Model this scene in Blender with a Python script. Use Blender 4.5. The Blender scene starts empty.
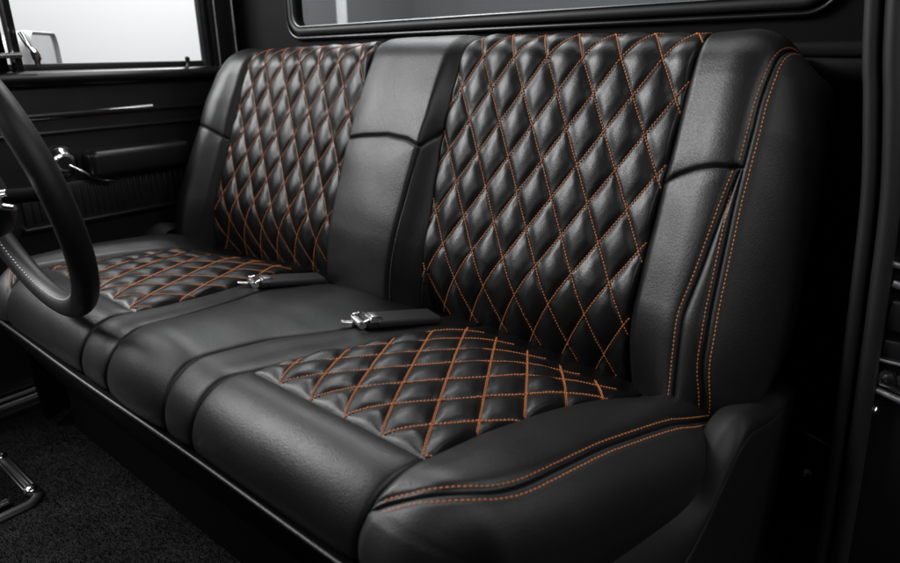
import bpy, bmesh, math, random
import numpy as np
random.seed(4); rng = np.random.default_rng(7)
R = math.radians
scene = bpy.context.scene
COL = scene.collection

# ------------------------------------------------------------------ helpers
def link(o, parent=None):
    COL.objects.link(o)
    if parent is not None: o.parent = parent
    return o

def mesh_obj(name, V, F, mat, parent=None, smooth=True):
    me = bpy.data.meshes.new(name)
    me.from_pydata([tuple(map(float, v)) for v in V], [], [tuple(int(i) for i in f) for f in F])
    me.materials.append(mat)
    if smooth: me.polygons.foreach_set('use_smooth', [True] * len(me.polygons))
    me.update()
    return link(bpy.data.objects.new(name, me), parent)

def empty(name, label, cat, loc=(0, 0, 0), group=None):
    o = bpy.data.objects.new(name, None); o.location = loc; o.empty_display_size = .05
    link(o); tag(o, label, cat, group); return o

def tag(o, label=None, cat=None, group=None, kind=None):
    if label: o['label'] = label
    if cat: o['category'] = cat
    if group: o['group'] = group
    if kind: o['kind'] = kind
    return o

class MB:
    """collects shapes, builds ONE mesh object"""
    def __init__(self): self.V = []; self.F = []
    def add(self, V, F):
        b = len(self.V); self.V += [tuple(v) for v in V]; self.F += [tuple(i + b for i in f) for f in F]
    def box(self, c, size, rot=None, bev=.004, seg=2):
        bm = bmesh.new(); bmesh.ops.create_cube(bm, size=1)
        for v in bm.verts: v.co = (v.co.x * size[0], v.co.y * size[1], v.co.z * size[2])
        b = min(bev, min(size) * .45)
        if b > 0: bmesh.ops.bevel(bm, geom=list(bm.edges), offset=b, segments=seg, profile=.5, affect='EDGES')
        M = np.array(rot) if rot is not None else np.eye(3)
        bm.verts.index_update()
        self.add([np.array(c) + M @ np.array(v.co) for v in bm.verts], [[v.index for v in f.verts] for f in bm.faces])
        bm.free()
    def tube(self, pts, r, n=12, closed=False, caps=True, flat=1.0, up=(0, 0, 1)):
        pts = [np.array(p, float) for p in pts]; m = len(pts)
        rr = r if hasattr(r, '__len__') else [r] * m
        b = len(self.V)
        for i, p in enumerate(pts):
            if closed: t = pts[(i + 1) % m] - pts[i - 1]
            else: t = pts[min(i + 1, m - 1)] - pts[max(i - 1, 0)]
            t = t / (np.linalg.norm(t) + 1e-12)
            a = np.cross(t, up)
            if np.linalg.norm(a) < 1e-3: a = np.cross(t, (1, 0, 0))
            a /= np.linalg.norm(a); c = np.cross(a, t)
            for k in range(n):
                q = 2 * math.pi * k / n
                self.V.append(tuple(p + rr[i] * (math.cos(q) * a + flat * math.sin(q) * c)))
        last = m if closed else m - 1
        for i in range(last):
            j = (i + 1) % m
            for k in range(n):
                k2 = (k + 1) % n
                self.F.append((b + i * n + k, b + i * n + k2, b + j * n + k2, b + j * n + k))
        if caps and not closed:
            self.F.append(tuple(b + k for k in range(n))[::-1])
            self.F.append(tuple(b + (m - 1) * n + k for k in range(n)))
    def lathe(self, c, axis, prof, n=28):
        axis = np.array(axis, float); axis /= np.linalg.norm(axis)
        a = np.cross(axis, (0, 0, 1))
        if np.linalg.norm(a) < .1: a = np.cross(axis, (0, 1, 0))
        a /= np.linalg.norm(a); d = np.cross(axis, a); b = len(self.V)
        for (r, h) in prof:
            for k in range(n):
                q = 2 * math.pi * k / n
                self.V.append(tuple(np.array(c) + axis * h + r * (math.cos(q) * a + math.sin(q) * d)))
        for i in range(len(prof) - 1):
            for k in range(n):
                k2 = (k + 1) % n
                self.F.append((b + i * n + k, b + i * n + k2, b + (i + 1) * n + k2, b + (i + 1) * n + k))
        self.F.append(tuple(b + k for k in range(n))[::-1])
        self.F.append(tuple(b + (len(prof) - 1) * n + k for k in range(n)))
    def build(self, name, mat, parent=None, smooth=True, angle=40):
        o = mesh_obj(name, self.V, self.F, mat, parent, smooth)
        bm = bmesh.new(); bm.from_mesh(o.data); bmesh.ops.recalc_face_normals(bm, faces=list(bm.faces)); bm.to_mesh(o.data); bm.free()
        if smooth: o.data.set_sharp_from_angle(angle=R(angle))
        return o

def catmull(pts, n):
    P = np.array(pts, float); m = len(P)
    u = np.linspace(0, m - 1, n); out = []
    for x in u:
        i = min(int(x), m - 2); t = x - i
        p0 = P[max(i - 1, 0)]; p1 = P[i]; p2 = P[i + 1]; p3 = P[min(i + 2, m - 1)]
        out.append(.5 * ((2 * p1) + (-p0 + p2) * t + (2 * p0 - 5 * p1 + 4 * p2 - p3) * t * t + (-p0 + 3 * p1 - 3 * p2 + p3) * t ** 3))
    return np.array(out)

def rounded_rect(w, h, r, n=6):
    pts = []
    for cx, cy, a0 in ((w - r, h - r, 0), (-w + r, h - r, 90), (-w + r, -h + r, 180), (w - r, -h + r, 270)):
        for k in range(n + 1):
            a = R(a0 + 90 * k / n); pts.append((cx + r * math.cos(a), cy + r * math.sin(a)))
    return pts

# ------------------------------------------------------------------ materials
def new_mat(name):
    m = bpy.data.materials.new(name); m.use_nodes = True
    nt = m.node_tree; return m, nt, nt.nodes['Principled BSDF']

def simple(name, col, rough, metal=0, spec=.5, bump=None, coat=0):
    m, nt, b = new_mat(name)
    b.inputs['Base Color'].default_value = (*col, 1); b.inputs['Roughness'].default_value = rough
    b.inputs['Metallic'].default_value = metal; b.inputs['Specular IOR Level'].default_value = spec
    b.inputs['Coat Weight'].default_value = coat
    tc = nt.nodes.new('ShaderNodeTexCoord')
    # uneven sheen: slow noise on the roughness, fine noise as bump
    n = nt.nodes.new('ShaderNodeTexNoise'); n.inputs['Scale'].default_value = 14; n.inputs['Detail'].default_value = 6
    nt.links.new(tc.outputs['Object'], n.inputs['Vector'])
    mr = nt.nodes.new('ShaderNodeMapRange'); mr.inputs['To Min'].default_value = max(rough - .07, .02); mr.inputs['To Max'].default_value = rough + .09
    nt.links.new(n.outputs['Fac'], mr.inputs['Value']); nt.links.new(mr.outputs['Result'], b.inputs['Roughness'])
    if bump:
        n2 = nt.nodes.new('ShaderNodeTexNoise'); n2.inputs['Scale'].default_value = bump[0]; n2.inputs['Detail'].default_value = 3
        nt.links.new(tc.outputs['Object'], n2.inputs['Vector'])
        bp = nt.nodes.new('ShaderNodeBump'); bp.inputs['Strength'].default_value = bump[1]; bp.inputs['Distance'].default_value = bump[2]
        nt.links.new(n2.outputs['Fac'], bp.inputs['Height']); nt.links.new(bp.outputs['Normal'], b.inputs['Normal'])
    return m

def leather(name, base=.0042, rough=.385, grain=1.0):
    m, nt, b = new_mat(name); L = nt.links; N = nt.nodes.new
    tc = N('ShaderNodeTexCoord')
    vor = N('ShaderNodeTexVoronoi'); vor.feature = 'DISTANCE_TO_EDGE'; vor.inputs['Scale'].default_value = 900
    warp = N('ShaderNodeTexNoise'); warp.inputs['Scale'].default_value = 160; warp.inputs['Detail'].default_value = 3
    mixv = N('ShaderNodeMix'); mixv.data_type = 'VECTOR'; mixv.inputs['Factor'].default_value = .004
    L.new(tc.outputs['Object'], warp.inputs['Vector'])
    L.new(tc.outputs['Object'], mixv.inputs['A']); L.new(warp.outputs['Color'], mixv.inputs['B'])
    L.new(mixv.outputs['Result'], vor.inputs['Vector'])
    cr = N('ShaderNodeMapRange'); cr.inputs['From Max'].default_value = .25; L.new(vor.outputs['Distance'], cr.inputs['Value'])
    fine = N('ShaderNodeTexNoise'); fine.inputs['Scale'].default_value = 440; fine.inputs['Detail'].default_value = 5; L.new(tc.outputs['Object'], fine.inputs['Vector'])
    crease = N('ShaderNodeTexNoise'); crease.inputs['Scale'].default_value = 26; crease.inputs['Detail'].default_value = 7; crease.inputs['Distortion'].default_value = .8
    L.new(tc.outputs['Object'], crease.inputs['Vector'])
    b1 = N('ShaderNodeBump'); b1.inputs['Strength'].default_value = .25 * grain; b1.inputs['Distance'].default_value = .0002; L.new(cr.outputs['Result'], b1.inputs['Height'])
    b2 = N('ShaderNodeBump'); b2.inputs['Strength'].default_value = .35 * grain; b2.inputs['Distance'].default_value = .0009; L.new(fine.outputs['Fac'], b2.inputs['Height']); L.new(b1.outputs['Normal'], b2.inputs['Normal'])
    b3 = N('ShaderNodeBump'); b3.inputs['Strength'].default_value = .25; b3.inputs['Distance'].default_value = .0012; L.new(crease.outputs['Fac'], b3.inputs['Height']); L.new(b2.outputs['Normal'], b3.inputs['Normal'])
    L.new(b3.outputs['Normal'], b.inputs['Normal'])
    big = N('ShaderNodeTexNoise'); big.inputs['Scale'].default_value = 9; big.inputs['Detail'].default_value = 5; L.new(tc.outputs['Object'], big.inputs['Vector'])
    mr = N('ShaderNodeMapRange'); mr.inputs['To Min'].default_value = rough - .06; mr.inputs['To Max'].default_value = rough + .08; L.new(big.outputs['Fac'], mr.inputs['Value'])
    L.new(mr.outputs['Result'], b.inputs['Roughness'])
    mc = N('ShaderNodeMix'); mc.data_type = 'RGBA'
    mc.inputs['A'].default_value = (base * .75, base * .75, base * .78, 1); mc.inputs['B'].default_value = (base * 1.3, base * 1.3, base * 1.33, 1)
    L.new(fine.outputs['Fac'], mc.inputs['Factor']); L.new(mc.outputs['Result'], b.inputs['Base Color'])
    b.inputs['Specular IOR Level'].default_value = .5
    return m

M_LEATHER = leather('black_leather')
M_QUILT = leather('quilted_leather', base=.0038, rough=.36, grain=.8)
M_SIDE_LIT = leather('side_leather_lit', base=.0085, rough=.50)  # base colour lightened in place of light on the side panels
M_WHEEL = leather('wheel_leather', base=.003, rough=.50, grain=.6)
M_THREAD = simple('orange_thread', (.50, .165, .048), .6, bump=(2500, .5, .0003))
M_GREYTHREAD = simple('grey_thread', (.55, .55, .55), .55)
M_PLASTIC = simple('black_plastic', (.009, .009, .0095), .42, bump=(700, .25, .0004))
M_GLOSS = simple('gloss_black_paint', (.004, .004, .004), .30)
M_TRIM = simple('satin_black_trim', (.010, .010, .011), .32)
M_COVER = simple('moulded_black_vinyl', (.006, .006, .0065), .60, spec=.3, bump=(900, .4, .0005))
M_WALLPANEL = simple('black_wall_vinyl', (.003, .003, .0032), .6, spec=.12, bump=(900, .3, .0004))
M_PIPING = simple('piping_vinyl', (.045, .045, .047), .42)
M_BRIGHT = simple('satin_bright_trim', (.88, .88, .89), .42, metal=1)
M_LIP = simple('dull_metal_lip', (.20, .20, .205), .35, metal=1)
M_RUBBER = simple('black_rubber', (.010, .010, .010), .55, bump=(300, .2, .0005))
M_CHROME = simple('chrome', (.86, .86, .87), .17, metal=1)
M_STEEL = simple('brushed_steel', (.55, .55, .56), .30, metal=1)
M_WEB = simple('belt_webbing', (.006, .006, .0063), .66, bump=(900, .6, .0006))
M_DARK = simple('dark_underside', (.0025, .0025, .0025), .9, spec=.05)
M_MIRROR_SHELL = simple('mirror_shell_grey', (.45, .45, .46), .4)
M_MIRROR = simple('mirror_silver', (.47, .47, .48), .15, metal=1)
M_WALLWHITE = simple('studio_white', (.82, .82, .83), .9)
M_WALLGREY = simple('studio_grey', (.20, .205, .21), .9)
M_PANEL = simple('pale_panel', (.75, .76, .77), .8)

def glass_mat(name, tint):
    m = bpy.data.materials.new(name); m.use_nodes = True; nt = m.node_tree; nt.nodes.clear()
    o = nt.nodes.new('ShaderNodeOutputMaterial'); t = nt.nodes.new('ShaderNodeBsdfTransparent'); t.inputs['Color'].default_value = (*tint, 1)
    g = nt.nodes.new('ShaderNodeBsdfGlossy'); g.inputs['Roughness'].default_value = .02
    f = nt.nodes.new('ShaderNodeFresnel'); f.inputs['IOR'].default_value = 1.45; mx = nt.nodes.new('ShaderNodeMixShader')
    nt.links.new(f.outputs['Fac'], mx.inputs['Fac']); nt.links.new(t.outputs['BSDF'], mx.inputs[1]); nt.links.new(g.outputs['BSDF'], mx.inputs[2])
    nt.links.new(mx.outputs['Shader'], o.inputs['Surface']); return m
M_GLASS = glass_mat('window_glass', (.97, .98, .98))
M_TINT = glass_mat('tinted_glass', (.72, .74, .75))

def carpet_mat():
    m, nt, b = new_mat('black_carpet'); L = nt.links; N = nt.nodes.new
    tc = N('ShaderNodeTexCoord'); n = N('ShaderNodeTexNoise'); n.inputs['Scale'].default_value = 420; n.inputs['Detail'].default_value = 4
    L.new(tc.outputs['Object'], n.inputs['Vector'])
    cr = N('ShaderNodeValToRGB'); cr.color_ramp.elements[0].color = (.004, .004, .004, 1); cr.color_ramp.elements[1].color = (.036, .036, .036, 1)
    cr.color_ramp.elements[0].position = .4; cr.color_ramp.elements[1].position = .75
    big = N('ShaderNodeTexNoise'); big.inputs['Scale'].default_value = 11; big.inputs['Detail'].default_value = 5; L.new(tc.outputs['Object'], big.inputs['Vector'])
    wear = N('ShaderNodeMapRange'); wear.inputs['From Min'].default_value = .3; wear.inputs['From Max'].default_value = .7; wear.inputs['To Min'].default_value = .45; wear.inputs['To Max'].default_value = 1.3; L.new(big.outputs['Fac'], wear.inputs['Value'])
    mul = N('ShaderNodeMix'); mul.data_type = 'RGBA'; mul.blend_type = 'MULTIPLY'; mul.inputs['Factor'].default_value = 1
    L.new(n.outputs['Fac'], cr.inputs['Fac']); L.new(cr.outputs['Color'], mul.inputs['A']); L.new(wear.outputs['Result'], mul.inputs['B']); L.new(mul.outputs['Result'], b.inputs['Base Color'])
    bp = N('ShaderNodeBump'); bp.inputs['Strength'].default_value = 1; bp.inputs['Distance'].default_value = .004
    L.new(n.outputs['Fac'], bp.inputs['Height']); L.new(bp.outputs['Normal'], b.inputs['Normal'])
    b.inputs['Roughness'].default_value = .95; b.inputs['Specular IOR Level'].default_value = .15
    return m
M_CARPET = carpet_mat()

# ------------------------------------------------------------------ seat surfaces
def I(x, xs, ys): return np.interp(x, xs, ys)
def sstep(a, b, x):
    t = np.clip((x - a) / (b - a), 0, 1); return t * t * (3 - 2 * t)
def smooth_curve(xs, ys, n=160):
    """monotone-ish smooth function through knots"""
    xs = np.array(xs, float); ys = np.array(ys, float)
    g = np.linspace(xs[0], xs[-1], n); v = np.interp(g, xs, ys)
    k = np.hanning(max(int(n * .10) | 1, 5)); k /= k.sum()
    pad = len(k) // 2
    lo = v[0] - (v[1] - v[0]) * np.arange(pad, 0, -1); hi = v[-1] + (v[-1] - v[-2]) * np.arange(1, pad + 1)
    sm = np.convolve(np.concatenate([lo, v, hi]), k, 'valid')
    return lambda x: np.interp(x, g, sm)

class Cushion:
    pass
LB = math.hypot(.161, .4559)
BT = np.array([.161, .4559]) / LB; BN = np.array([-.4559, .161]) / LB       # (y,z) along / out of the backrest
CT = np.array([-.9918, .1281]); CN = np.array([.1281, .9918])               # along / out of the cushion

def profile(s, T, N, s0, r, th):
    s = np.asarray(s, float); a = np.clip((s - s0) / r, 0, th); flat = np.minimum(s, s0); tail = np.maximum(s - s0 - r * th, 0)
    ca, sa = np.cos(a), np.sin(a)
    n = ca[..., None] * N + sa[..., None] * T
    t = -sa[..., None] * N + ca[..., None] * T
    P = flat[..., None] * T + (-r * N) + r * n + tail[..., None] * t
    return P, n
def prof_back(s): return profile(s, BT, BN, .446, .060, 1.62)
def prof_cush(s): return profile(s, CT, CN, .385, .065, 1.95)

SIDE = 1                                                              # which half is being built (+1 passenger, -1 driver)
def by_side(near, far):
    return lambda s: near(s) if SIDE > 0 else far(s)
x_in_n = smooth_curve([-.12, .05, .16, .33, .41, .46, .485, .52, .62], [.116, .112, .108, .098, .101, .104, .109, .124, .150])
x_in_f = smooth_curve([-.12, .05, .16, .33, .41, .46, .485, .52, .62], [.128, .126, .124, .120, .120, .122, .126, .140, .155])
x_in = by_side(x_in_n, x_in_f)
x_out = by_side(smooth_curve([-.12, .05, .2, .4, .62], [.503, .503, .505, .508, .516]), smooth_curve([-.12, .05, .2, .4, .62], [.566, .556, .544, .532, .522]))
dblb_n = smooth_curve([-.12, .0, .05, .12, .27, .40, .455, .48, .52, .62], [.644, .617, .604, .600, .597, .598, .604, .618, .648, .670])
innb_n = smooth_curve([-.12, .0, .04, .11, .17, .27, .34], [.600, .588, .584, .578, .584, .591, .598])
far_edge = smooth_curve([-.12, .0, .15, .30, .45, .62], [.660, .656, .648, .626, .618, .650])
dblb = by_side(dblb_n, lambda s: far_edge(s) + .030)
innb = by_side(innb_n, lambda s: far_edge(s) - .002)
crossb = by_side(lambda x: I(x, [.50, .512, .53, .55, .575, .61], [.279, .284, .295, .303, .309, .312]), lambda x: I(x, [.53, .60, .66], [.262, .288, .300]))
face_e = by_side(smooth_curve([-.12, .02, .19, .29, .36], [.058, .062, .073, .078, .090]), smooth_curve([-.12, .05, .29, .34], [.108, .106, .104, .106]))

def noise(w, s):
    return .0005 * (np.sin(w * 23 + 1.3 * np.sin(s * 31)) * np.sin(s * 19 + 1.7 * np.sin(w * 17 + .5)) + .6 * np.sin(w * 51 + s * 37 + 2) * np.sin(s * 47 - w * 29))
C_NEAR = smooth_curve([-.12, .0, .15, .27, .35, .42, .48, .54, .62], [.034, .040, .044, .041, .030, .019, .009, .0, .0], 240)
C_FAR = smooth_curve([-.12, .0, .15, .27, .36, .44, .49, .55, .62], [.034, .040, .044, .043, .034, .022, .010, .0, .0], 240)
def H_back(w, s):
    a = np.abs(w); near = w > 0
    tk = np.where(a < .12, .45, 1) * (1 - .75 * sstep(.50, .60, a))
    h = -.043 * tk * np.clip((.12 - s) / .10, 0, 1.7) ** 1.8
    c = C_NEAR(s); c = np.where(near, c, C_FAR(s) * sstep(.0, .085, a) + c * (1 - sstep(.0, .085, a)))
    e0n = I(s, [-.1, .02, .19, .29, .34, .42], [.050, .056, .068, .073, .076, .072]); e1 = np.where(near, x_in_n(s), x_in_f(s))
    e0 = np.where(near, e0n, I(s, [0, .4, .5], [.098, .096, .088]))
    h = h + c * (1 - sstep(e0, e1, a)) * (1 - .12 * (a / .1) ** 2)
    bol = I(s, [-.1, .02, .12, .36, .43, .48, .53, .62], [.046, .046, .042, .038, .029, .014, .002, -.002])
    xo = np.where(near, .505, I(s, [-.12, .05, .2, .4, .62], [.566, .556, .544, .532, .522]))
    h = h + bol * (.30 * sstep(xo - .001, xo + .014, a) + .70 * sstep(xo, .615, a))
    return h + noise(w, s)
def XEB_w(w, s): return np.where(np.asarray(w) < 0, I(s, [-.1, .0, .15, .30, .45, .6], [.618, .614, .604, .584, .568, .562]), .562 + 0 * np.asarray(s, float))
XEB = lambda s: XEB_w(np.asarray(s) * 0 + SIDE, s)
REB = .078

c_in_n = smooth_curve([-.12, .05, .135, .21, .295, .371, .42, .60], [.235, .220, .202, .196, .179, .170, .158, .154])
c_in_f = smooth_curve([-.12, .05, .13, .20, .29, .386, .42, .60], [.225, .213, .190, .168, .150, .141, .150, .158])
c_in = by_side(c_in_n, c_in_f)
c_out_n = smooth_curve([-.12, .03, .105, .195, .30, .38, .45, .60], [.538, .532, .524, .496, .474, .466, .455, .448])
c_out_f = smooth_curve([-.12, .10, .20, .28, .37, .45, .60], [.490, .488, .488, .484, .474, .464, .456])
c_out = by_side(c_out_n, c_out_f)
c_mid_n = smooth_curve([-.12, .05, .178, .284, .35, .43, .60], [.160, .146, .122, .090, .088, .089, .100])
c_mid_f = smooth_curve([-.12, .05, .17, .24, .33, .40, .60], [.160, .148, .120, .097, .074, .064, .072])
c_mid = by_side(c_mid_n, c_mid_f)
dblc = smooth_curve([-.12, .0, .067, .126, .224, .30, .347, .385, .412, .428, .442, .47, .60], [.655, .645, .630, .612, .586, .570, .558, .541, .518, .490, .458, .452, .450], 400)
XEC = smooth_curve([-.12, .0, .10, .20, .30, .38, .44, .60], [.612, .608, .596, .572, .546, .516, .494, .482])
REC = .050
def H_cush(w, s):
    a = np.abs(w)
    h = .010 * (1 - sstep(.0, .115, a)) + .004
    near = np.asarray(w) > 0; ci = np.where(near, c_in_n(s), c_in_f(s)); co = np.where(near, c_out_n(s), c_out_f(s)); cm = np.where(near, c_mid_n(s), c_mid_f(s))
    h = h - .002 * np.exp(-((a - .5 * (cm + ci)) / .02) ** 2)
    h = h + .015 * (.5 * sstep(co - .001, co + .012, a) + .5 * sstep(co, co + .06, a)) * I(s, [.0, .10, .3, .46, .6], [.2, 1, 1, .7, .5])
    q = np.clip((a - ci) / (co - ci), 0, 1)
    h = h + .0125 * np.sin(math.pi * q) ** .6 * I(s, [-.1, .0, .1, .55], [.5, .7, 1, 1]) * np.where(s < .371, 1 - np.exp(-np.maximum(.371 - s, 0) / .032), 0) + .004 * np.sin(math.pi * q) * np.where(s > .371, 1 - np.exp(-np.maximum(s - .371, 0) / .02), 0)
    h = h - .012 * (1 - sstep(-.05, .06, s)) - .020 * (1 - sstep(-.01, .15, s)) * sstep(.22, .46, a) * (1 - sstep(.53, .60, a))
    return h * I(s, [-.2, .40, .50], [1, 1, .2]) + noise(w + 3, s + 1) * I(s, [-.2, .42, .50], [1, 1, .3])

def surf(kind):
    prof, Hf, XE, RE = (prof_back, H_back, XEB_w, REB) if kind == 'back' else (prof_cush, H_cush, lambda w, s: XEC(s), REC)
    def ev(w, s, h=0.0):
        w = np.asarray(w, float); s = np.asarray(s, float); sg = np.where(w < 0, -1.0, 1.0); a = np.abs(w)
        P, n = prof(s); xe = XE(w, s)
        ph = np.clip((a - xe) / RE, 0, math.pi / 2)
        x = np.where(a > xe, xe + RE * np.sin(ph), a); d = np.where(a > xe, RE * (1 - np.cos(ph)), 0)
        hh = Hf(w, s) + h
        cn, sn = np.cos(ph), np.sin(ph)
        X = sg * (x + hh * sn)
        YZ = P - d[..., None] * n + (hh * cn)[..., None] * n
        pos = np.stack([X, YZ[..., 0], YZ[..., 1]], -1)
        if kind == 'back': pos[..., 2] -= .041 * np.clip(.15 - pos[..., 0], 0, .9) * np.clip(s / .45, 0, 1)
        nor = np.stack([sg * sn, cn * n[..., 0], cn * n[..., 1]], -1)
        return pos, nor
    return ev
EVB, EVC = surf('back'), surf('cush')

GD, GW = .0042, .0022
def groove(d, depth=GD, w=GW): return -depth * np.exp(-(np.maximum(d, 0) / w) ** 1.25)
def spaced(L, step):
    e = np.array([0, .0008, .0017, .0028, .0042, .006, .0085, .012])
    e = e[e < L * .3]
    n = max(int((L - 2 * e[-1]) / step), 1)
    mid = np.linspace(e[-1], L - e[-1], n + 1)[1:-1]
    return np.concatenate([e, mid, (L - e)[::-1]]) / L

class Panel:
    """patch between x-curves xl(s), xr(s) and s-curves s0(x), s1(x); edges 'lrbt' carry a sewn groove"""
    def __init__(self, ev, xl, xr, s0, s1, edges='lr', puff=.004, pw=.022, step=.004, extra=None, gd=GD, gw=GW):
        self.gw = gw
        self.ev, self.xl, self.xr, self.edges, self.puff, self.pw, self.step, self.extra, self.gd = ev, xl, xr, edges, puff, pw, step, extra, gd
        self.s0 = s0 if callable(s0) else (lambda x, c=s0: c + 0 * np.asarray(x, float))
        self.s1 = s1 if callable(s1) else (lambda x, c=s1: c + 0 * np.asarray(x, float))
    def dist(self, w, s):
        D = np.full(np.shape(w), 9.0)
        if 'l' in self.edges:
            sl = (self.xl(s + .002) - self.xl(s - .002)) / .004; D = np.minimum(D, (w - self.xl(s)) / np.sqrt(1 + sl * sl))
        if 'r' in self.edges:
            sl = (self.xr(s + .002) - self.xr(s - .002)) / .004; D = np.minimum(D, (self.xr(s) - w) / np.sqrt(1 + sl * sl))
        if 'b' in self.edges:
            sl = (self.s0(w + .002) - self.s0(w - .002)) / .004; D = np.minimum(D, (s - self.s0(w)) / np.sqrt(1 + sl * sl))
        if 't' in self.edges:
            sl = (self.s1(w + .002) - self.s1(w - .002)) / .004; D = np.minimum(D, (self.s1(w) - s) / np.sqrt(1 + sl * sl))
        return np.maximum(D, 0)
    def h(self, w, s):
        D = self.dist(w, s)
        h = groove(D, self.gd, self.gw) + self.puff * (1 - np.exp(-D / self.pw)) * (D < 8)
        if self.extra: h = h + self.extra(w, s, D)
        return h
    def at(self, w, s, sg=1, lift=0):
        return self.ev(w * sg, s, self.h(w, s) + lift)
    def grid(self):
        sm = np.linspace(0, 1, 9); wid = max(np.max(self.xr(sm * .5) - self.xl(sm * .5)), .02)
        ss = abs(float(np.mean(self.s1(np.array([.1, .3, .5]))) - np.mean(self.s0(np.array([.1, .3, .5])))))
        u = spaced(wid, self.step); v = spaced(max(ss, .03), self.step)
        U, V_ = np.meshgrid(u, v)
        # iterate so that x from s and s from x agree
        s = self.s0(self.xl(np.zeros_like(U))) * (1 - V_) + self.s1(self.xl(np.zeros_like(U))) * V_
        for _ in range(6):
            x = self.xl(s) * (1 - U) + self.xr(s) * U
            s = self.s0(x) * (1 - V_) + self.s1(x) * V_
        return x, s
    def mesh(self, sg=1):
        x, s = self.grid(); P, _ = self.at(x, s, sg); m, n = x.shape
        idx = np.arange(m * n).reshape(m, n)
        q = np.stack([idx[:-1, :-1], idx[:-1, 1:], idx[1:, 1:], idx[1:, :-1]], -1).reshape(-1, 4)
        if sg < 0: q = q[:, ::-1]
        return P.reshape(-1, 3), q, P

def fast_mesh(name, V, Q, mat, parent):
    me = bpy.data.meshes.new(name); V = np.asarray(V, np.float32); Q = np.asarray(Q, np.int32)
    me.vertices.add(len(V)); me.vertices.foreach_set('co', V.ravel())
    k = Q.shape[1]
    me.loops.add(Q.size); me.loops.foreach_set('vertex_index', Q.ravel())
    me.polygons.add(len(Q)); me.polygons.foreach_set('loop_start', np.arange(0, Q.size, k, dtype=np.int32)); me.polygons.foreach_set('loop_total', np.full(len(Q), k, np.int32))
    me.polygons.foreach_set('use_smooth', np.ones(len(Q), bool))
    me.materials.append(mat); me.update(calc_edges=True); me.validate()
    return link(bpy.data.objects.new(name, me), parent)

# sewn thread: each stitch is a small bead lying along the seam
RING = np.array([[math.cos(2 * math.pi * k / 6), math.sin(2 * math.pi * k / 6)] for k in range(6)])
class Thread:
    def __init__(self): self.V = []; self.Q = []; self.n = 0
    def run(self, P, N, pitch=.0052, length=.0041, rad=.00078, dip=.0009):
        seg = np.linalg.norm(np.diff(P, axis=0), axis=1); L = np.concatenate([[0], np.cumsum(seg)])
        if L[-1] < pitch: return
        ip = lambda A, x: np.stack([np.interp(x, L, A[:, k]) for k in range(3)], -1)
        for c in np.arange(pitch * .6, L[-1] - pitch * .3, pitch):
            ln = length * rng.uniform(.92, 1.05); jit = rng.normal(0, .00010)
            xs = c + ln * np.array([-.5, -.32, 0, .32, .5]); pts = ip(P, xs); nn = ip(N, np.array([c]))[0]; nn /= np.linalg.norm(nn)
            t = pts[-1] - pts[0]; t /= np.linalg.norm(t) + 1e-9; b = np.cross(nn, t)
            off = np.array([-dip, 0, .00015, 0, -dip]); rr = rad * np.array([.45, .9, 1, .9, .45])
            ctr = pts + off[:, None] * nn + jit * b
            V = ctr[:, None, :] + rr[:, None, None] * (RING[None, :, 0, None] * b + RING[None, :, 1, None] * nn)
            self.V.append(V.reshape(-1, 3)); base = self.n
            for i in range(4):
                for k in range(6):
                    k2 = (k + 1) % 6
                    self.Q.append((base + i * 6 + k, base + i * 6 + k2, base + (i + 1) * 6 + k2, base + (i + 1) * 6 + k))
            self.n += 30
    def build(self, name, mat, parent):
        if self.n == 0: return None
        return fast_mesh(name, np.concatenate(self.V), np.array(self.Q), mat, parent)

# ------------------------------------------------------------------ the bench seat
seat = empty('bench_seat', 'black leather truck bench seat with orange diamond-stitched panels and smooth bolsters', 'bench seat', (0, 0, -.34))
seat_off = np.array([0, 0, .34])          # children are placed relative to the empty on the floor

def add_panel(name, pan, sg, mat, extra_mesh=None, label=None):
    V, Q, _ = pan.mesh(sg)
    if extra_mesh is not None:
        V2, Q2 = extra_mesh; Q = np.concatenate([Q, Q2 + len(V)]); V = np.concatenate([V, V2])
    o = fast_mesh(name, V + seat_off, Q, mat, seat)
    if label: o['label'] = label
    return o
def add_thread(th, parent, label=None):
    for i in range(len(th.V)): th.V[i] = th.V[i] + seat_off
    return th.build('stitching', M_THREAD, parent)

def quilt_extra(x0, s0, dx, ds, A, top=(5, 6), frontier=9):
    def f(w, s, D):
        a = (w - x0) / dx; b = (s - s0) / ds
        p, q = a + b, a - b
        up = 2 * np.abs(p - np.round(p)); uq = 2 * np.abs(q - np.round(q))
        g = lambda u: 1 - (1 - u) ** 2.1
        puff = (g(up) * g(uq)) ** .85
        fade = sstep(-.001, .0055, D) * sstep(-.004, .026, frontier - s) * (1 - .7 * sstep(top[0], top[1], s))
        wr = .0007 * np.sin(up * 9 + np.floor(p) * 2.1 + np.floor(q) * 4.7) * np.exp(-up * 3) + .0006 * np.sin(uq * 11 + np.floor(p) * 3.3) * np.exp(-uq * 3)
        var = 1 + .13 * np.sin(np.floor(p) * 12.9898 + np.floor(q) * 78.233)
        return fade * (A * var * puff + wr) * (I(s, [-.02, .13], [.25, 1]) if frontier < 5 else 1)
    return f

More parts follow.
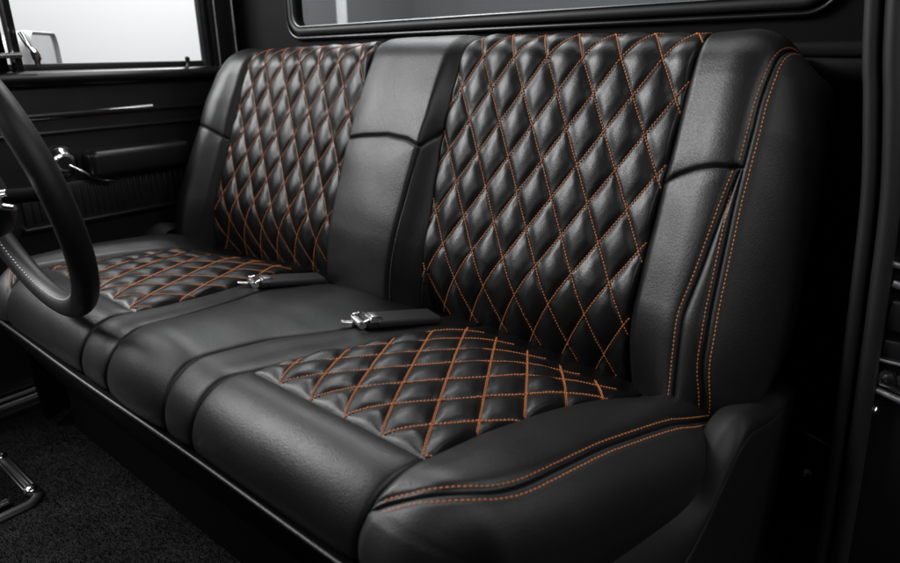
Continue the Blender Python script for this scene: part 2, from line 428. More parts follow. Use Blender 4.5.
def lattice_threads(pan, sg, x0, s0, dx, ds, sA, sB, xlo, xhi, twin=False):
    th = Thread()
    for fam in (1, -1):
        for k in range(-40, 41):
            # fam*+: a+b = k ;  fam-: a-b = k   ->  x = x0 + dx*(k -/+ b)
            s = np.linspace(sA, sB, 700); b = (s - s0) / ds; x = x0 + dx * (k - fam * b)
            ok = (x > pan.xl(s) + .0004) & (x < pan.xr(s) - .0004) & (s > pan.s0(x) + .002) & (s < pan.s1(x) - .0008)
            if ok.sum() < 14: continue
            ii = np.where(ok)[0]; sx = slice(ii[0], ii[-1] + 1)
            offs = (-.0010, .0010) if (twin and fam == -1) else (0,)
            for o in offs:
                P, N = pan.at(x[sx] + o, s[sx], sg, lift=.0013)
                th.run(P, N, rad=.00056 if len(offs) > 1 else .0011)
    return th

def seam_threads(th, pan, sg, curve_x, srange, off, side, pitch=.0056):
    s = np.linspace(*srange, 500); x = curve_x(s); sl = np.gradient(x, s); nx = 1 / np.sqrt(1 + sl * sl)
    w = x + side * off * nx; s2 = s - side * off * sl * nx
    P, N = pan.at(w, s2, sg, lift=.0001)
    th.run(P, N, pitch=pitch, length=pitch * .80, rad=.00088)

def valley(off, depth=.0016, wd=.0018):
    return lambda w, s, D: -depth * np.exp(-((D - off) / wd) ** 2)

SB, ST = -.075, .585
QB = dict(x0=.151, s0=.346, dx=.0625, ds=.1085); QC = dict(x0=.1635, s0=.371, dx=.0595, ds=.099)
def side_valley(curve, off):
    def f(w, s, D):
        sl = (curve(s + .002) - curve(s - .002)) / .004
        d = np.abs(w - curve(s)) / np.sqrt(1 + sl * sl)
        return -.0016 * np.exp(-((d - off) / .0018) ** 2)
    return f

for sg in (1, -1):
    SIDE = sg
    # ---- backrest
    qp = Panel(EVB, x_in, x_out, SB, ST, 'lr', puff=.0, step=.0015, gw=.0024, extra=quilt_extra(**QB, A=.0073, top=(.475, .535)))
    o = add_panel('quilted_back_panel', qp, sg, M_QUILT)
    add_thread(lattice_threads(qp, sg, **QB, sA=-.03, sB=.545, xlo=.1, xhi=.52), o)
    up = Panel(EVB, x_out, dblb, crossb, ST, 'lrb', puff=.003, extra=side_valley(dblb, .0051))
    o = add_panel('upper_back_bolster', up, sg, M_LEATHER)
    th = Thread(); seam_threads(th, up, sg, dblb, (.318, .56), .0051, -1); add_thread(th, o)
    lo = Panel(EVB, x_out, innb, SB, crossb, 'lrt', puff=.004, extra=side_valley(innb, .0055))
    o = add_panel('lower_back_bolster', lo, sg, M_LEATHER)
    th = Thread(); seam_threads(th, lo, sg, innb, (-.02, .306), .0055, -1); add_thread(th, o)
    stp = Panel(EVB, innb, dblb, SB, crossb, 'lrt', puff=.002, pw=.01, step=.003, extra=side_valley(dblb, .0051))
    o = add_panel('back_bolster_strip', stp, sg, M_LEATHER)
    th = Thread(); seam_threads(th, stp, sg, dblb, (-.02, .311), .0051, -1); add_thread(th, o)
    wend = lambda s: XEB(s) + REB * math.pi / 2
    sd = Panel(EVB, dblb, wend, SB, ST - .03, 'l', puff=.004, extra=side_valley(dblb, .0051))
    _, _, G = sd.mesh(sg)
    E = G[:, -1, :]; k = np.linspace(0, 1, 26)[1:]
    yb = .262 + (.38 - np.clip(E[:, 2], -.2, .40)) * .06
    zb = np.where(E[:, 2] > .37, .37 + (E[:, 2] - .37) * .55, E[:, 2])
    B = np.stack([E[:, 0] - sg * .012, np.maximum(yb, E[:, 1] + .02), zb], -1)
    W = E[:, None, :] * (1 - k[None, :, None]) + B[:, None, :] * k[None, :, None]
    W[:, :, 0] += sg * .006 * np.sin(math.pi * k)[None, :] - sg * .010 * (k[None, :] ** 6)
    W = np.concatenate([E[:, None, :], W], 1); m, n = W.shape[:2]; idx = np.arange(m * n).reshape(m, n)
    q = np.stack([idx[:-1, :-1], idx[:-1, 1:], idx[1:, 1:], idx[1:, :-1]], -1).reshape(-1, 4)
    if sg < 0: q = q[:, ::-1]
    o = add_panel('back_side_panel', sd, sg, M_SIDE_LIT, (W.reshape(-1, 3), q))
    bm = bmesh.new(); bm.from_mesh(o.data); bmesh.ops.remove_doubles(bm, verts=bm.verts, dist=.00002); bm.to_mesh(o.data); bm.free()
    th = Thread(); seam_threads(th, sd, sg, dblb, (-.02, .545), .0051, 1); add_thread(th, o)
    pp = MB(); pp.tube([p + seat_off + np.array([sg * .001, .002, 0]) for p in W[::4, -1, :]], .0030, 8); pp.build('side_piping', M_PIPING, seat)

    # ---- cushion
    CS, CE = -.06, .504
    front = .371
    cq = Panel(EVC, c_in, c_out, CS, front, 'lrt', puff=0, step=.0015, gw=.0024, extra=quilt_extra(**QC, A=.0078, frontier=.371))
    o = add_panel('quilted_seat_panel', cq, sg, M_QUILT)
    add_thread(lattice_threads(cq, sg, **QC, sA=-.005, sB=.371, xlo=.1, xhi=.6, twin=True), o)
    fr = Panel(EVC, c_in, c_out, front, CE, 'lrb', puff=.0035, pw=.014)
    add_panel('front_roll', fr, sg, M_LEATHER)
    bo = Panel(EVC, c_out, dblc, CS, .447, 'lr', puff=.004, extra=side_valley(dblc, .0051))
    o = add_panel('seat_bolster', bo, sg, M_LEATHER)
    th = Thread(); seam_threads(th, bo, sg, dblc, (-.01, .440), .0051, -1); add_thread(th, o)
    wend = lambda s: XEC(s) + REC * math.pi / 2
    lb = lambda s: np.where(s < .447, dblc(s), np.minimum(dblc(s), c_out(s) + .0))
    sd = Panel(EVC, lb, wend, CS, CE, 'l', puff=.005, extra=side_valley(dblc, .0051))
    _, _, G = sd.mesh(sg); E = G[:, -1, :]; k = np.linspace(0, 1, 16)
    B = E.copy(); B[:, 2] = np.minimum(E[:, 2] - .004, -.085); B[:, 0] -= sg * .012
    W = E[:, None, :] * (1 - k[None, :, None]) + B[:, None, :] * k[None, :, None]
    W[:, :, 0] += sg * .006 * np.sin(math.pi * k)[None, :]
    m, n = W.shape[:2]; idx = np.arange(m * n).reshape(m, n)
    q = np.stack([idx[:-1, :-1], idx[:-1, 1:], idx[1:, 1:], idx[1:, :-1]], -1).reshape(-1, 4)
    if sg < 0: q = q[:, ::-1]
    o = add_panel('seat_side_panel', sd, sg, M_SIDE_LIT, (W.reshape(-1, 3), q))
    bm = bmesh.new(); bm.from_mesh(o.data); bmesh.ops.remove_doubles(bm, verts=bm.verts, dist=.00002); bm.to_mesh(o.data); bm.free()
    th = Thread(); seam_threads(th, sd, sg, dblc, (-.01, .440), .0051, 1); add_thread(th, o)
    sp = Panel(EVC, c_mid, c_in, CS, CE, 'lr', puff=.004, pw=.014)
    add_panel('centre_seat_strip', sp, sg, M_LEATHER)
    # ---- side pieces of the centre backrest
    if sg < 0: continue
    crs = lambda x: I(x, [.0, .05, .078, .104, .2], [.303, .298, .288, .338, .36])
    cs = Panel(EVB, face_e, x_in, SB, crs, 'lrt', puff=.001, pw=.01, step=.003)
    o = add_panel('centre_back_side', cs, sg, M_LEATHER)
    th = Thread()
    s = np.linspace(-.02, .285, 300); P, N = cs.at(face_e(s) + .0045, s, sg, lift=.0004); th.run(P, N, rad=.0007)
    b = fast_mesh('stitching', np.concatenate(th.V) + seat_off, np.array(th.Q), M_LEATHER, o)

# ---- centre panels (one each)
crs2 = lambda x: I(x, [-.2, -.11, -.06, .0, .05, .078, .104, .2], [.285, .289, .297, .303, .298, .288, .338, .36])
neg = lambda f: (lambda s: -f(s))
fe_n = smooth_curve([-.12, .02, .19, .29, .36], [.058, .062, .073, .078, .090])
def centre_panel(name, pan):
    add_panel(name, pan, 1, M_LEATHER)
SIDE = 1
centre_panel('upper_centre_back', Panel(EVB, neg(x_in_f), x_in_n, crs2, ST, 'lrb', puff=.003, step=.0035))
centre_panel('lower_centre_back', Panel(EVB, neg(x_in_f), fe_n, SB, crs2, 'lrt', puff=.003, step=.0035))
centre_panel('centre_seat_pad', Panel(EVC, neg(c_mid_f), c_mid_n, -.06, .504, 'lr', puff=.005, step=.0035))

# ---- piping under the front edge, frame and apron beneath
ws = np.linspace(-.56, .545, 80); P = np.stack([ws, -.4650 + .0006 * np.sin(ws * 11), -.0280 + .0008 * np.sin(ws * 9)], -1)
mb = MB(); mb.tube([p + seat_off for p in P], .0031, 10); mb.build('front_piping', M_LEATHER, seat)
mb = MB()
mb.box(np.array([0, -.17, -.205]) + seat_off, (1.10, .40, .27), bev=.02)
mb.build('seat_base', M_DARK, seat)
mb = MB(); mb.box(np.array([0, -.400, -.150]) + seat_off, (1.10, .012, .26), rot=[[1, 0, 0], [0, .90, -.436], [0, .436, .90]], bev=.004)
mb.build('front_valance', M_DARK, seat)
mb = MB()
mb.box(np.array([0, -.20, -.078]) + seat_off, (1.12, .42, .05), bev=.012)
mb.build('seat_frame', M_DARK, seat)
mb = MB()
ang = math.atan2(BT[0], BT[1]); ca, sa = math.cos(ang), math.sin(ang)
mb.box(np.array([0, .19, .20]) + seat_off, (1.24, .08, .40), rot=[[1, 0, 0], [0, ca, sa], [0, -sa, ca]], bev=.02)
mb.build('backrest_shell', M_DARK, seat)

# ---- moulded hinge cover at the near end of the bench (and its twin at the driver's end)
for sg in (1, -1):
    inner = [(.695, .20, -.032), (.692, .05, .004), (.684, -.046, .032), (.672, -.085, -.010), (.660, -.115, -.048), (.634, -.180, -.062), (.594, -.290, -.066), (.545, -.40, -.072)]
    outer = [(.704, .20, -.045), (.704, .05, -.012), (.698, -.058, .014), (.690, -.100, -.030), (.684, -.135, -.078), (.672, -.185, -.120), (.64, -.29, -.140), (.59, -.41, -.145)]
    low = [(.705, .20, -.33), (.705, .05, -.33), (.705, -.04, -.33), (.705, -.09, -.33), (.70, -.13, -.33), (.69, -.19, -.33), (.66, -.29, -.33), (.61, -.40, -.33)]
    n = 50; a, b, c = (catmull(x, n) for x in (inner, outer, low))
    tuck = a + np.array([-.03, .012, -.015])
    rows = [tuck, a + np.array([-.008, 0, -.001]), a, a * .66 + b * .34 + np.array([.003, 0, .003]), a * .33 + b * .67 + np.array([.004, 0, .003]), b * .985 + a * .015, b + np.array([-.005, 0, -.002]), b * .985 + c * .015, b * .95 + c * .05, b * .5 + c * .5, c]
    G = np.stack(rows, 1); G[:, :, 0] *= sg
    m, k = G.shape[:2]; idx = np.arange(m * k).reshape(m, k)
    q = np.stack([idx[:-1, :-1], idx[:-1, 1:], idx[1:, 1:], idx[1:, :-1]], -1).reshape(-1, 4)
    V = G.reshape(-1, 3) + seat_off
    o = fast_mesh('hinge_cover', V, q if sg > 0 else q[:, ::-1], M_COVER, seat)
    sol = o.modifiers.new('shell', 'SOLIDIFY'); sol.thickness = .003
    o.modifiers.new('smooth', 'SUBSURF').render_levels = 2

# ------------------------------------------------------------------ lap belts lying out of the crease
def belt(label, tip, rear, zt, width):
    """tip/rear: points on the cushion (x,s)"""
    A = EVC(np.array([tip[0]]), np.array([tip[1]]), .009)[0][0]; Bp = EVC(np.array([rear[0]]), np.array([rear[1]]), .010)[0][0]
    t = Bp - A; Lg = np.linalg.norm(t); t /= Lg; up = np.array([0, .128, .992]); bx = np.cross(t, up); bx /= np.linalg.norm(bx); up = np.cross(bx, t)
    e = empty('seat_belt_buckle', label, 'seat belt', tuple(A - up * .012), 'lap belt buckles on the bench')
    rot = np.stack([t, bx, up], 1); o0 = A - up * .012
    loc = lambda f, s_, u: (A + t * f + bx * s_ + up * u) - o0
    m = MB(); m.box(loc(Lg * .60, 0, .003), (Lg * .80, width * 1.05, .013), rot, .005, 4); m.build('belt_sleeve', M_WEB, e)
    m = MB(); m.box(loc(Lg * .20, 0, .002), (Lg * .22, width * .92, .016), rot, .005, 3); h = m.build('buckle_housing', M_PLASTIC, e)
    m = MB(); m.box(loc(Lg * .215, -width * .02, .0110), (Lg * .10, width * .50, .004), rot, .0015, 2); m.build('release_button', M_STEEL, h)
    m = MB(); m.box(loc(Lg * .145, 0, .0108), (.006, width * .80, .004), rot, .0015, 2); m.build('chrome_edge', M_CHROME, h)
    # bright roller frame in front
    m = MB()
    fr = [loc(Lg * .10, -width * .40, .010), loc(Lg * .01, -width * .36, .006), loc(Lg * .01, width * .36, .006), loc(Lg * .10, width * .40, .010)]
    m.tube(catmull(fr, 24), .0024, 8); m.build('latch_frame', M_CHROME, e)
    m = MB(); m.tube([loc(Lg * .045, -width * .34, .001), loc(Lg * .045, width * .34, .001)], .0065, 16); m.build('latch_roller', M_STEEL, e)
    m = MB(); m.tube(catmull([loc(Lg * .03, -width * .1, .000), loc(-Lg * .07, -width * .13, .001), loc(-Lg * .14, -width * .15, .002)], 12), [.005] * 6 + [.0045] * 5 + [.003], 10, flat=.5)
    m.build('latch_tongue', M_STEEL, e)
    return e
belt('chrome and black lap belt buckle lying beside the near orange-stitched seat panel', (.130, .156), (.182, .020), 0, .050)
belt('chrome and black lap belt buckle lying beside the far orange-stitched seat panel', (-.156, .153), (-.108, .020), 0, .048)

# ------------------------------------------------------------------ cab: floor, rear wall, pillars
FZ = -.34
m = MB(); m.add([(-1.0, -1.3, FZ), (.80, -1.3, FZ), (.80, .34, FZ), (-1.0, .34, FZ)], [(0, 1, 2, 3)])
tag(m.build('floor', M_CARPET, smooth=False), kind='structure')
m = MB(); m.box((-.10, -.55, FZ + .003), (.86, .90, .010), bev=.004); mt = m.build('carpet_mat', M_CARPET); tag(mt, 'black carpet mat laid over the cab floor in front of the bench', 'mat')
sl = empty('door_sill_plate', 'dark ribbed sill plate along the far side of the floor', 'sill plate', (-.80, -.40, FZ))
m = MB()
for k in range(3): m.tube([(.03 + .022 * k, -.5, .022 - .005 * k), (.03 + .022 * k, .34, .022 - .005 * k)], .004, 8)
m.build('sill_ribs', M_STEEL, sl)
m = MB(); m.box((.05, -.08, .008), (.085, .86, .016), bev=.004); m.build('sill_body', M_TRIM, sl)
# loose tufts of the pile over the part of the carpet the light reaches
nT = 90000
px = rng.uniform(-.85, .30, nT); py = rng.uniform(-.75, -.22, nT)
hh = rng.uniform(.002, .0055, nT); an = rng.uniform(0, 2 * math.pi, nT); ln = rng.normal(0, .0022, (nT, 2)); wd = rng.uniform(.0004, .0009, nT)
z0 = np.where((px > -.53) & (px < .33), FZ + .0082, FZ + .0005)
a = np.stack([px - wd * np.cos(an), py - wd * np.sin(an), z0], -1); b = np.stack([px + wd * np.cos(an), py + wd * np.sin(an), z0], -1)
c = np.stack([px + ln[:, 0], py + ln[:, 1], z0 + hh], -1)
V = np.stack([a, b, c], 1).reshape(-1, 3)
o = fast_mesh('carpet_pile', V, np.arange(nT * 3).reshape(-1, 3), M_CARPET, None); o.data.polygons.foreach_set('use_smooth', [False] * nT); tag(o, 'short black looped pile of the cab floor carpet', 'carpet', kind='stuff')

def plate_with_hole(m, x0, x1, z0, z1, hole, y, th, r):
    hx, hz, hw, hh = hole; inner = [(hx + p[0], hz + p[1]) for p in rounded_rect(hw, hh, r, 8)]
    k = len(inner)
    outer = [((x0 + x1) / 2 + p[0], (z0 + z1) / 2 + p[1]) for p in rounded_rect((x1 - x0) / 2, (z1 - z0) / 2, .004, 8)]
    V = []
    for yy in (y, y + th):
        V += [(p[0], yy, p[1]) for p in inner]; V += [(p[0], yy, p[1]) for p in outer]
    F = []
    for i in range(k):
        j = (i + 1) % k
        F.append((i, j, k + j, k + i)); F.append((2 * k + i, 3 * k + i, 3 * k + j, 2 * k + j)); F.append((i, 2 * k + i, 2 * k + j, j))
    m.add(V, F)

cab = empty('cab_rear_wall', 'black painted cab rear wall rising behind the bench backrest', 'cab wall', (0, .30, FZ))
co = np.array([0, -.30, -FZ])
WX, WZ, WW, WH = .048, .709, .585, .205
def shear(x): return -.030 * (.62 - x) / 1.2
m = MB(); plate_with_hole(m, -.80, .80, FZ, 1.02, (WX, WZ, WW, WH), .30, .03, .035)
m.V = [tuple(np.array((v[0], v[1], v[2] + shear(v[0]))) + co) for v in m.V]; m.build('wall_panel', M_WALLPANEL, cab)
m = MB(); m.box(np.array([.0, .288, .440 + shear(0)]) + co, (1.56, .02, .022), rot=[[1, 0, 0], [0, 1, 0], [.025, 0, 1]], bev=.006, seg=3); m.build('lower_ledge', M_PLASTIC, cab)
m = MB(); m.box(np.array([.66, .275, .415]) + co, (.10, .03, .03), bev=.006); m.build('corner_bracket', M_PLASTIC, cab)

rw = empty('rear_window', 'wide dark rear cab window in a glossy black rubber surround', 'window', (WX, .30, WZ - WH))
def ring(w, h, r, y, rad, name, mat, parent, org, flat=1):
    m = MB(); m.tube([np.array([WX + p[0], y, WZ + p[1] + shear(WX + p[0])]) - org for p in rounded_rect(w, h, r, 10)], rad, 12, closed=True, up=(0, 1, 0), flat=flat)
    return m.build(name, mat, parent)
org = np.array([WX, .30, WZ - WH])
fr = ring(WW, WH, .035, .296, .0095, 'window_surround', M_RUBBER, rw, org)
ring(WW - .010, WH - .010, .030, .290, .0020, 'bright_lip', M_LIP, fr, org)
ring(WW + .016, WH + .016, .045, .294, .005, 'outer_lip', M_GLOSS, fr, org)
m = MB(); pts = rounded_rect(WW - .004, WH - .004, .030, 8); m.add([np.array([WX + p[0], .312, WZ + p[1] + shear(WX + p[0])]) - org for p in pts], [tuple(range(len(pts)))]); m.build('window_glass', M_TINT, rw, smooth=False)

# passenger-side door pillar with its two rubber seals
pil = empty('door_pillar', 'dark door pillar with two rubber seals at the right edge', 'pillar', (.787, .12, FZ))
po = np.array([.787, .12, FZ])
base = [(.640, .12, .95), (.704, .12, .495), (.724, .12, .385), (.742, .12, .28), (.755, .12, .15), (.765, .12, .036), (.776, .12, -.10), (.787, .12, -.257), (.792, .12, FZ)]
C1 = catmull(base, 60)
m = MB(); m.tube(C1 - po + np.array([.004, 0, 0]), .0085, 14, up=(0, 1, 0)); m.build('inner_seal', M_RUBBER, pil)
m = MB(); m.tube(C1 - po + np.array([.0265, -.006, 0]), .0105, 14, up=(0, 1, 0)); m.build('outer_seal', M_RUBBER, pil)
m = MB()
for i in range(len(C1) - 1):
    p, q = C1[i] - po, C1[i + 1] - po
    b = len(m.V)
    for c in (p, q): m.V += [tuple(c + np.array(d)) for d in ((-.004, .006, 0), (.20, .006, 0), (.20, .17, 0), (-.004, .17, 0))]
    for k in range(4): m.F.append((b + k, b + (k + 1) % 4, b + 4 + (k + 1) % 4, b + 4 + k))
m.build('pillar_post', M_TRIM, pil)

# latch hardware on the face of the pillar
def pl_(x, z, y=.118): return np.array([x, y, z]) - po
def bolt(x, z, r, name='bolt', y=.124):
    m = MB(); m.lathe(pl_(x, z, y), (0, -1, 0), [(r * 1.7, 0), (r * 1.7, .002), (r, .0025), (r, .007), (r * .55, .0085)], 6 if r > .005 else 16); m.build(name, M_CHROME, pil)
m = MB(); m.box(pl_(.800, .199), (.040, .006, .007), rot=[[.98, 0, .17], [0, 1, 0], [-.17, 0, .98]], bev=.002); m.box(pl_(.812, .174), (.044, .006, .009), rot=[[.98, 0, .17], [0, 1, 0], [-.17, 0, .98]], bev=.002); m.build('latch_bar', M_BRIGHT, pil)
m = MB(); m.box(pl_(.822, .138), (.055, .010, .040), bev=.004); m.box(pl_(.828, .094), (.062, .010, .026), bev=.004); m.build('striker_plate', M_TRIM, pil)
m = MB(); m.box(pl_(.826, .0785), (.062, .012, .004), bev=.001); m.box(pl_(.800, .256), (.030, .008, .009), rot=[[.85, 0, .5], [0, 1, 0], [-.5, 0, .85]], bev=.003); m.box(pl_(.828, .030), (.055, .010, .006), rot=[[.97, 0, .22], [0, 1, 0], [-.22, 0, .97]], bev=.002); m.build('striker_edge', M_BRIGHT, pil)
bolt(.812, .138, .0045); bolt(.811, .052, .0075); bolt(.829, .056, .006); bolt(.806, .006, .004)
br = empty('belt_anchor', 'small dark belt anchor bracket with a bolt low behind the near end of the bench', 'bracket', (.735, .28, -.20)); bo_ = np.array([.735, .28, -.20])
m = MB(); m.box(np.array([.738, .285, -.150]) - bo_, (.044, .02, .005), rot=[[.97, 0, .2], [0, 1, 0], [-.2, 0, .97]], bev=.002); m.build('bracket_edge', M_BRIGHT, br)
m = MB(); m.box(np.array([.735, .292, -.205]) - bo_, (.05, .016, .12), bev=.005); m.build('bracket_plate', M_TRIM, br)
m = MB(); m.lathe(np.array([.733, .284, -.223]) - bo_, (0, -1, 0), [(.011, 0), (.011, .003), (.007, .004), (.007, .010), (.004, .012)], 6); m.build('bolt', M_CHROME, br)

# ------------------------------------------------------------------ driver's door
DX = -.78
door = empty('driver_door', 'black driver door with window, armrest and chrome window crank behind the wheel', 'door', (DX, -.2, FZ)); do = np.array([DX, -.2, FZ])
def D(p): return np.array(p, float) - do
m = MB()
m.box(D((DX - .045, -.20, .02)), (.09, .90, .72), bev=.012, seg=3)
m.build('door_panel', M_TRIM, door)
m = MB()
m.tube([D((DX + .004, y, .376)) for y in np.linspace(-.64, .24, 12)], .022, 20, flat=.8); m.build('window_sill', M_GLOSS, door)
m = MB(); m.box(D((DX - .012, -.03, .398)), (.012, .50, .018), bev=.004); m.build('glass_seal', M_RUBBER, door)
m = MB()
m.tube([D(p) for p in catmull([(DX - .005, .205, .37), (DX - .005, .205, .5), (DX - .005, .205, .9)], 10)], .016, 12, up=(0, 1, 0))
m.build('window_frame', M_GLOSS, door)
m = MB(); m.box(D((DX - .02, .258, .64)), (.05, .085, .62), bev=.01); m.build('rear_post', M_TRIM, door)
m = MB()
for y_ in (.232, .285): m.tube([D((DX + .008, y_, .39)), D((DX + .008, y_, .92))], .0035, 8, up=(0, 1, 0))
m.build('post_highlight', M_STEEL, door)  # bright tubes added in place of the highlights along the post
m = MB(); m.box(D((DX - .005, -.243, .64)), (.022, .020, .52), bev=.006); vp = m.build('vent_post', M_TRIM, door)
m = MB(); m.box(D((DX + .010, -.252, .66)), (.006, .005, .50), bev=.002); m.build('chrome_bead', M_STEEL, vp)
m = MB(); m.add([D((DX - .013, -.24, .385)), D((DX - .013, .205, .385)), D((DX - .013, .205, .92)), D((DX - .013, -.24, .92))], [(0, 1, 2, 3)]); m.build('window_glass', M_GLASS, door, smooth=False)
m = MB(); m.box(D((DX - .01, -.37, .64)), (.02, .22, .50), bev=.004); m.build('vent_shade', M_DARK, door)
# vent latch
m = MB(); m.tube([D(p) for p in catmull([(DX + .020, -.232, .470), (DX + .030, -.226, .445), (DX + .032, -.216, .425), (DX + .026, -.214, .405)], 14)], [.006] * 7 + [.009] * 4 + [.006] * 3, 10)
m.tube([D(p) for p in ((DX + .018, -.36, .424), (DX + .020, -.30, .424), (DX + .022, -.24, .426))], .006, 10)
m.build('vent_latch', M_CHROME, door)
m = MB(); m.lathe(D((DX + .004, .142, .388)), (0, 0, 1), [(.007, 0), (.007, .006), (.0045, .009), (.0045, .018), (.006, .021), (.0055, .028), (.002, .030)]); m.build('lock_pin', M_PLASTIC, door)
# trim strip and ribs
m = MB(); m.tube([D(p) for p in ((DX + .006, -.50, .290), (DX + .006, -.26, .295), (DX + .006, .03, .303))], .0055, 10); m.build('chrome_trim_strip', M_BRIGHT, door)
m = MB(); m.box(D((DX + .004, -.10, .2985)), (.016, .62, .012), bev=.004); m.box(D((DX + .004, -.10, .2615)), (.014, .62, .009), bev=.004)
m.build('trim_rail', M_TRIM, door)
m = MB(); m.box(D((DX + .026, -.030, .186)), (.058, .250, .064), bev=.016, seg=5); m.build('armrest', M_TRIM, door)
m = MB(); m.box(D((DX + .004, -.09, .10)), (.012, .42, .10), bev=.005)
for k in range(26): m.box(D((DX + .011, -.28 + k * .0155, .105)), (.006, .006, .075), bev=.002)
m.build('ribbed_lower_panel', M_PLASTIC, door)
m = MB(); m.box(D((DX + .012, -.09, .058)), (.026, .44, .010), bev=.004); m.build('map_pocket_edge', M_TRIM, door)
# window crank
m = MB(); m.lathe(D((DX + .0, -.202, .196)), (1, 0, 0), [(.034, 0), (.036, .007), (.032, .014), (.024, .020), (.023, .026), (.016, .030)]); cr = m.build('window_crank', M_CHROME, door)
m = MB(); m.tube([D(p) for p in catmull([(DX + .028, -.195, .190), (DX + .034, -.170, .172), (DX + .036, -.145, .152), (DX + .034, -.105, .142)], 16)], [.007, .007, .0065, .006, .006, .006, .0055, .0055, .005, .005, .005, .0055, .006, .006, .005, .003], 10, flat=.7); m.build('crank_arm', M_CHROME, cr)
m = MB(); m.lathe(D((DX + .020, -.202, .196)), (1, 0, 0), [(.0155, 0), (.0150, .0125)]); m.build('crank_ring', M_PLASTIC, cr)

# wing mirror beyond the glass
mir = empty('wing_mirror', 'pale grey wing mirror outside the driver window', 'mirror', (-.98, -.16, .34)); mo = np.array([-.98, -.16, .34])
nv = np.array([.50, .866, 0]); tx = np.array([-.866, .50, 0])
prof = rounded_rect(.175, .088, .045, 8)
def mirror_ring(sc, back, cz=.388): return [np.array([-1.0, -.108, cz]) + tx * p[0] * sc + np.array([0, 0, 1]) * p[1] * sc - nv * back - mo for p in prof]
m = MB(); rings = [mirror_ring(.90, -.003), mirror_ring(.97, -.010), mirror_ring(1.0, -.004), mirror_ring(1.0, .012), mirror_ring(.93, .045), mirror_ring(.7, .075), mirror_ring(.3, .088)]
k = len(prof); V = [p for rg in rings for p in rg]; F = []
for i in range(len(rings) - 1):
    for j in range(k): F.append((i * k + j, i * k + (j + 1) % k, (i + 1) * k + (j + 1) % k, (i + 1) * k + j))
F.append(tuple((len(rings) - 1) * k + j for j in range(k))); m.add(V, F); m.build('mirror_housing', M_MIRROR_SHELL, mir, angle=60)
m = MB(); m.add(mirror_ring(.90, -.0035), [tuple(range(k))]); m.build('mirror_glass', M_MIRROR, mir, smooth=False)
m = MB(); m.tube([np.array([-.98, -.22, .36]) - mo, np.array([-.92, -.24, .33]) - mo, np.array([-.87, -.26, .30]) - mo], .014, 12); m.build('mirror_arm', M_MIRROR_SHELL, mir)

# ------------------------------------------------------------------ steering wheel
wc = np.array([-.202, -.486, .263]); wr, wt = .189, .204
e1 = np.array([1.0, 0, 0]); e2 = np.array([0, -math.sin(wt), math.cos(wt)]); e3 = np.cross(e1, e2)     # e3 points to the dash side or driver
if e3[1] < 0: e3 = -e3
wheel = empty('steering_wheel', 'black leather steering wheel with pale inner stitching in front of the driver seat', 'steering wheel', tuple(wc))
def WP(a, r=wr, off=0): return r * (math.cos(a) * e1 + math.sin(a) * e2) + off * e3
m = MB(); m.tube([WP(2 * math.pi * k / 120) for k in range(120)], .0172, 20, closed=True, up=tuple(e3)); rim = m.build('rim', M_WHEEL, wheel)
th = Thread(); pts = np.array([WP(2 * math.pi * k / 400, wr - .0148, -.0088) for k in range(401)]); nn = np.array([-.86 * (p / np.linalg.norm(p)) - .5 * e3 for p in pts]); th.run(pts, nn, pitch=.0062, length=.0044, rad=.0011)
th.build('rim_stitching', M_GREYTHREAD, rim)
m = MB(); m.lathe((0, 0, 0) - e3 * .05, e3, [(.055, 0), (.062, .012), (.060, .03), (.045, .042), (.02, .046)]); hub = m.build('hub', M_PLASTIC, wheel)
for a in (R(5), R(175)):
    m = MB(); m.tube([WP(a, .045, -.03), WP(a, .10, -.022), WP(a, .14, -.010), WP(a, .176, 0)], [.015, .010, .009, .011], 12, flat=.45, up=tuple(e3)); sp = m.build('spoke', M_DARK, wheel)
    m = MB()
    for da in (-.10, .07): m.tube([WP(a + da * 1.2, .070, -.038), WP(a + da, .095, -.034), WP(a + da, .118, -.028)], [.0045, .005, .004], 10, flat=.7, up=tuple(e3))
    m.build('spoke_trim', M_CHROME, sp)
m = MB()
m.lathe(wc * 0 - e3 * .05, -e3, [(.035, 0), (.035, .10), (.045, .12), (.045, .35)]); m.build('column', M_PLASTIC, wheel)
m = MB(); m.tube([np.array([.02, -.03, -.02]), np.array([.09, -.05, .0]), np.array([.145, -.06, .01])], [.006, .005, .005], 10); m.lathe(np.array([.145, -.06, .01]), (1, -.1, .1), [(.006, 0), (.011, .004), (.011, .016), (.004, .022)], 16); m.build('column_stalk', M_CHROME, wheel)

# ------------------------------------------------------------------ floor shifter surround, bottom left
bz = empty('shifter_surround', 'black floor shifter surround with chrome bars and a bolt on the carpet', 'floor trim', (-.448, -.602, FZ))
m = MB(); m.tube([np.array([p[0], p[1], .008]) for p in rounded_rect(.100, .096, .022, 8)], .012, 12, closed=True, flat=.8); m.build('bezel_frame', M_PLASTIC, bz)
m = MB(); m.box((0, 0, .004), (.19, .18, .008), bev=.002); m.build('boot_plate', M_DARK, bz)
m = MB(); m.box((.070, -.02, .017), (.016, .150, .006), bev=.002); m.box((.070, -.02, .0205), (.005, .150, .003), bev=.001); m.build('chrome_bar', M_CHROME, bz)
m = MB()
for k in range(4): m.box((-.005, .083 + k * .0058, .0175), (.135, .0036, .006), bev=.0012)
m.build('ribbed_bar', M_TRIM, bz)
for bx_ in (.070, -.088):
    m = MB(); m.lathe((bx_, .092, .015), (0, 0, 1), [(.013, 0), (.013, .006), (.010, .010), (.005, .0125), (.001, .013)], 20); m.build('bolt', M_CHROME, bz)

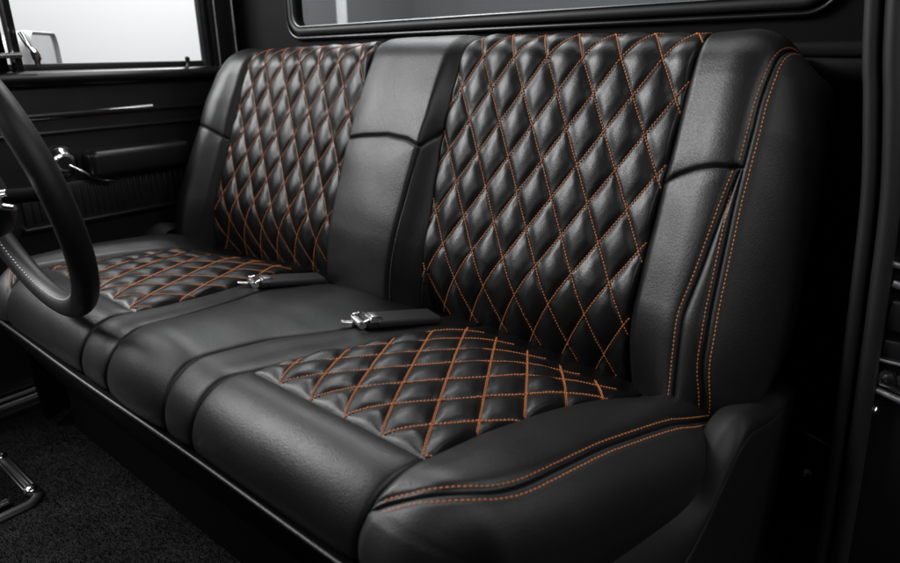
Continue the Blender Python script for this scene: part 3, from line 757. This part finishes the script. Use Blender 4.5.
# ------------------------------------------------------------------ studio outside the windows
def wall(name, pts, mat):
    m = MB(); m.add(pts, [(0, 1, 2, 3)]); return tag(m.build(name, mat, smooth=False), kind='structure')
wall('studio_backdrop', [(-3.2, -4, -1.2), (-3.2, 2.25, -1.2), (-3.2, 2.25, 3.0), (-3.2, -4, 3.0)], M_WALLWHITE)
wall('studio_side_wall', [(-3.2, 2.254, -1.2), (-3.2, 3.7, -1.2), (-3.2, 3.7, 3.0), (-3.2, 2.254, 3.0)], M_WALLGREY)
wall('studio_wall', [(-5, 3.7, -1.2), (3.5, 3.7, -1.2), (3.5, 3.7, 3.0), (-5, 3.7, 3.0)], M_WALLGREY)

pn = empty('stand_in_panel', 'pale upright panel added for the light rectangle in the rear window', 'studio panel', (-2.24, 2.0, -1.2))  # added panel, stands in for the bright rectangle in the rear glass
m = MB(); m.box((0, 0, 1.3), (.15, .02, 2.4), rot=[[.9, .43, 0], [-.43, .9, 0], [0, 0, 1]], bev=.004); m.build('panel_face', M_PANEL, pn)
m = MB(); m.box((.02, .05, .05), (.4, .3, .03), bev=.01); m.build('panel_foot', M_DARK, pn)
# ------------------------------------------------------------------ camera
cam = bpy.data.cameras.new('camera'); co_ = bpy.data.objects.new('camera', cam); COL.objects.link(co_)
cam.sensor_width = 36; cam.lens = .63899 * 1000 / 900 * 36; cam.clip_end = 60; cam.clip_start = .01
yaw, pitch = .68017, .35697
fw = np.array([-math.sin(yaw) * math.cos(pitch), math.cos(yaw) * math.cos(pitch), -math.sin(pitch)])
co_.location = (.8296, -.7780, .4487)
from mathutils import Vector
co_.rotation_euler = Vector(fw).to_track_quat('-Z', 'Y').to_euler()
cam.dof.use_dof = True; cam.dof.focus_distance = .98; cam.dof.aperture_fstop = 4.5
scene.camera = co_

# ------------------------------------------------------------------ lamps (a photo studio: no sun, no sky)
w = bpy.data.worlds.new('World'); scene.world = w; w.use_nodes = True
w.node_tree.nodes['Background'].inputs['Color'].default_value = (.5, .52, .55, 1); w.node_tree.nodes['Background'].inputs['Strength'].default_value = .006
def area(name, loc, target, sx, sy, power, col=(1, 1, 1)):
    l = bpy.data.lights.new(name, 'AREA'); l.shape = 'RECTANGLE'; l.size = sx; l.size_y = sy; l.energy = power; l.color = col
    o = bpy.data.objects.new(name, l); COL.objects.link(o); o.location = loc
    o.rotation_euler = (Vector(target) - Vector(loc)).to_track_quat('-Z', 'Y').to_euler(); return o
area('key_softbox', (-1.35, -.95, 1.25), (-.1, -.1, .1), .9, .8, 58)
area('windscreen_softbox', (-.35, -1.9, 1.1), (.1, 0, .2), 1.1, .6, 3.5)
area('passenger_fill', (1.9, -1.3, 1.5), (-.1, 0, .15), .9, .9, 7.5)
area('roof_strip', (-.15, .36, 1.45), (-.1, -.2, 0), 1.3, .3, 7)
area('side_fill', (2.0, -.1, 1.7), (.6, .05, .15), .7, .7, 12)
area('backdrop_lamp', (-1.9, 1.4, 2.6), (-3.2, .4, .4), 1.0, 1.0, 98)
area('rear_wall_lamp', (.6, 1.8, 2.4), (-1.4, 3.7, .9), 1.0, .6, 55)

scene.view_settings.view_transform = 'Standard'; scene.view_settings.look = 'None'; scene.view_settings.exposure = 0
scene.render.film_transparent = False
scene.cycles.max_bounces = 8; scene.cycles.use_denoising = True
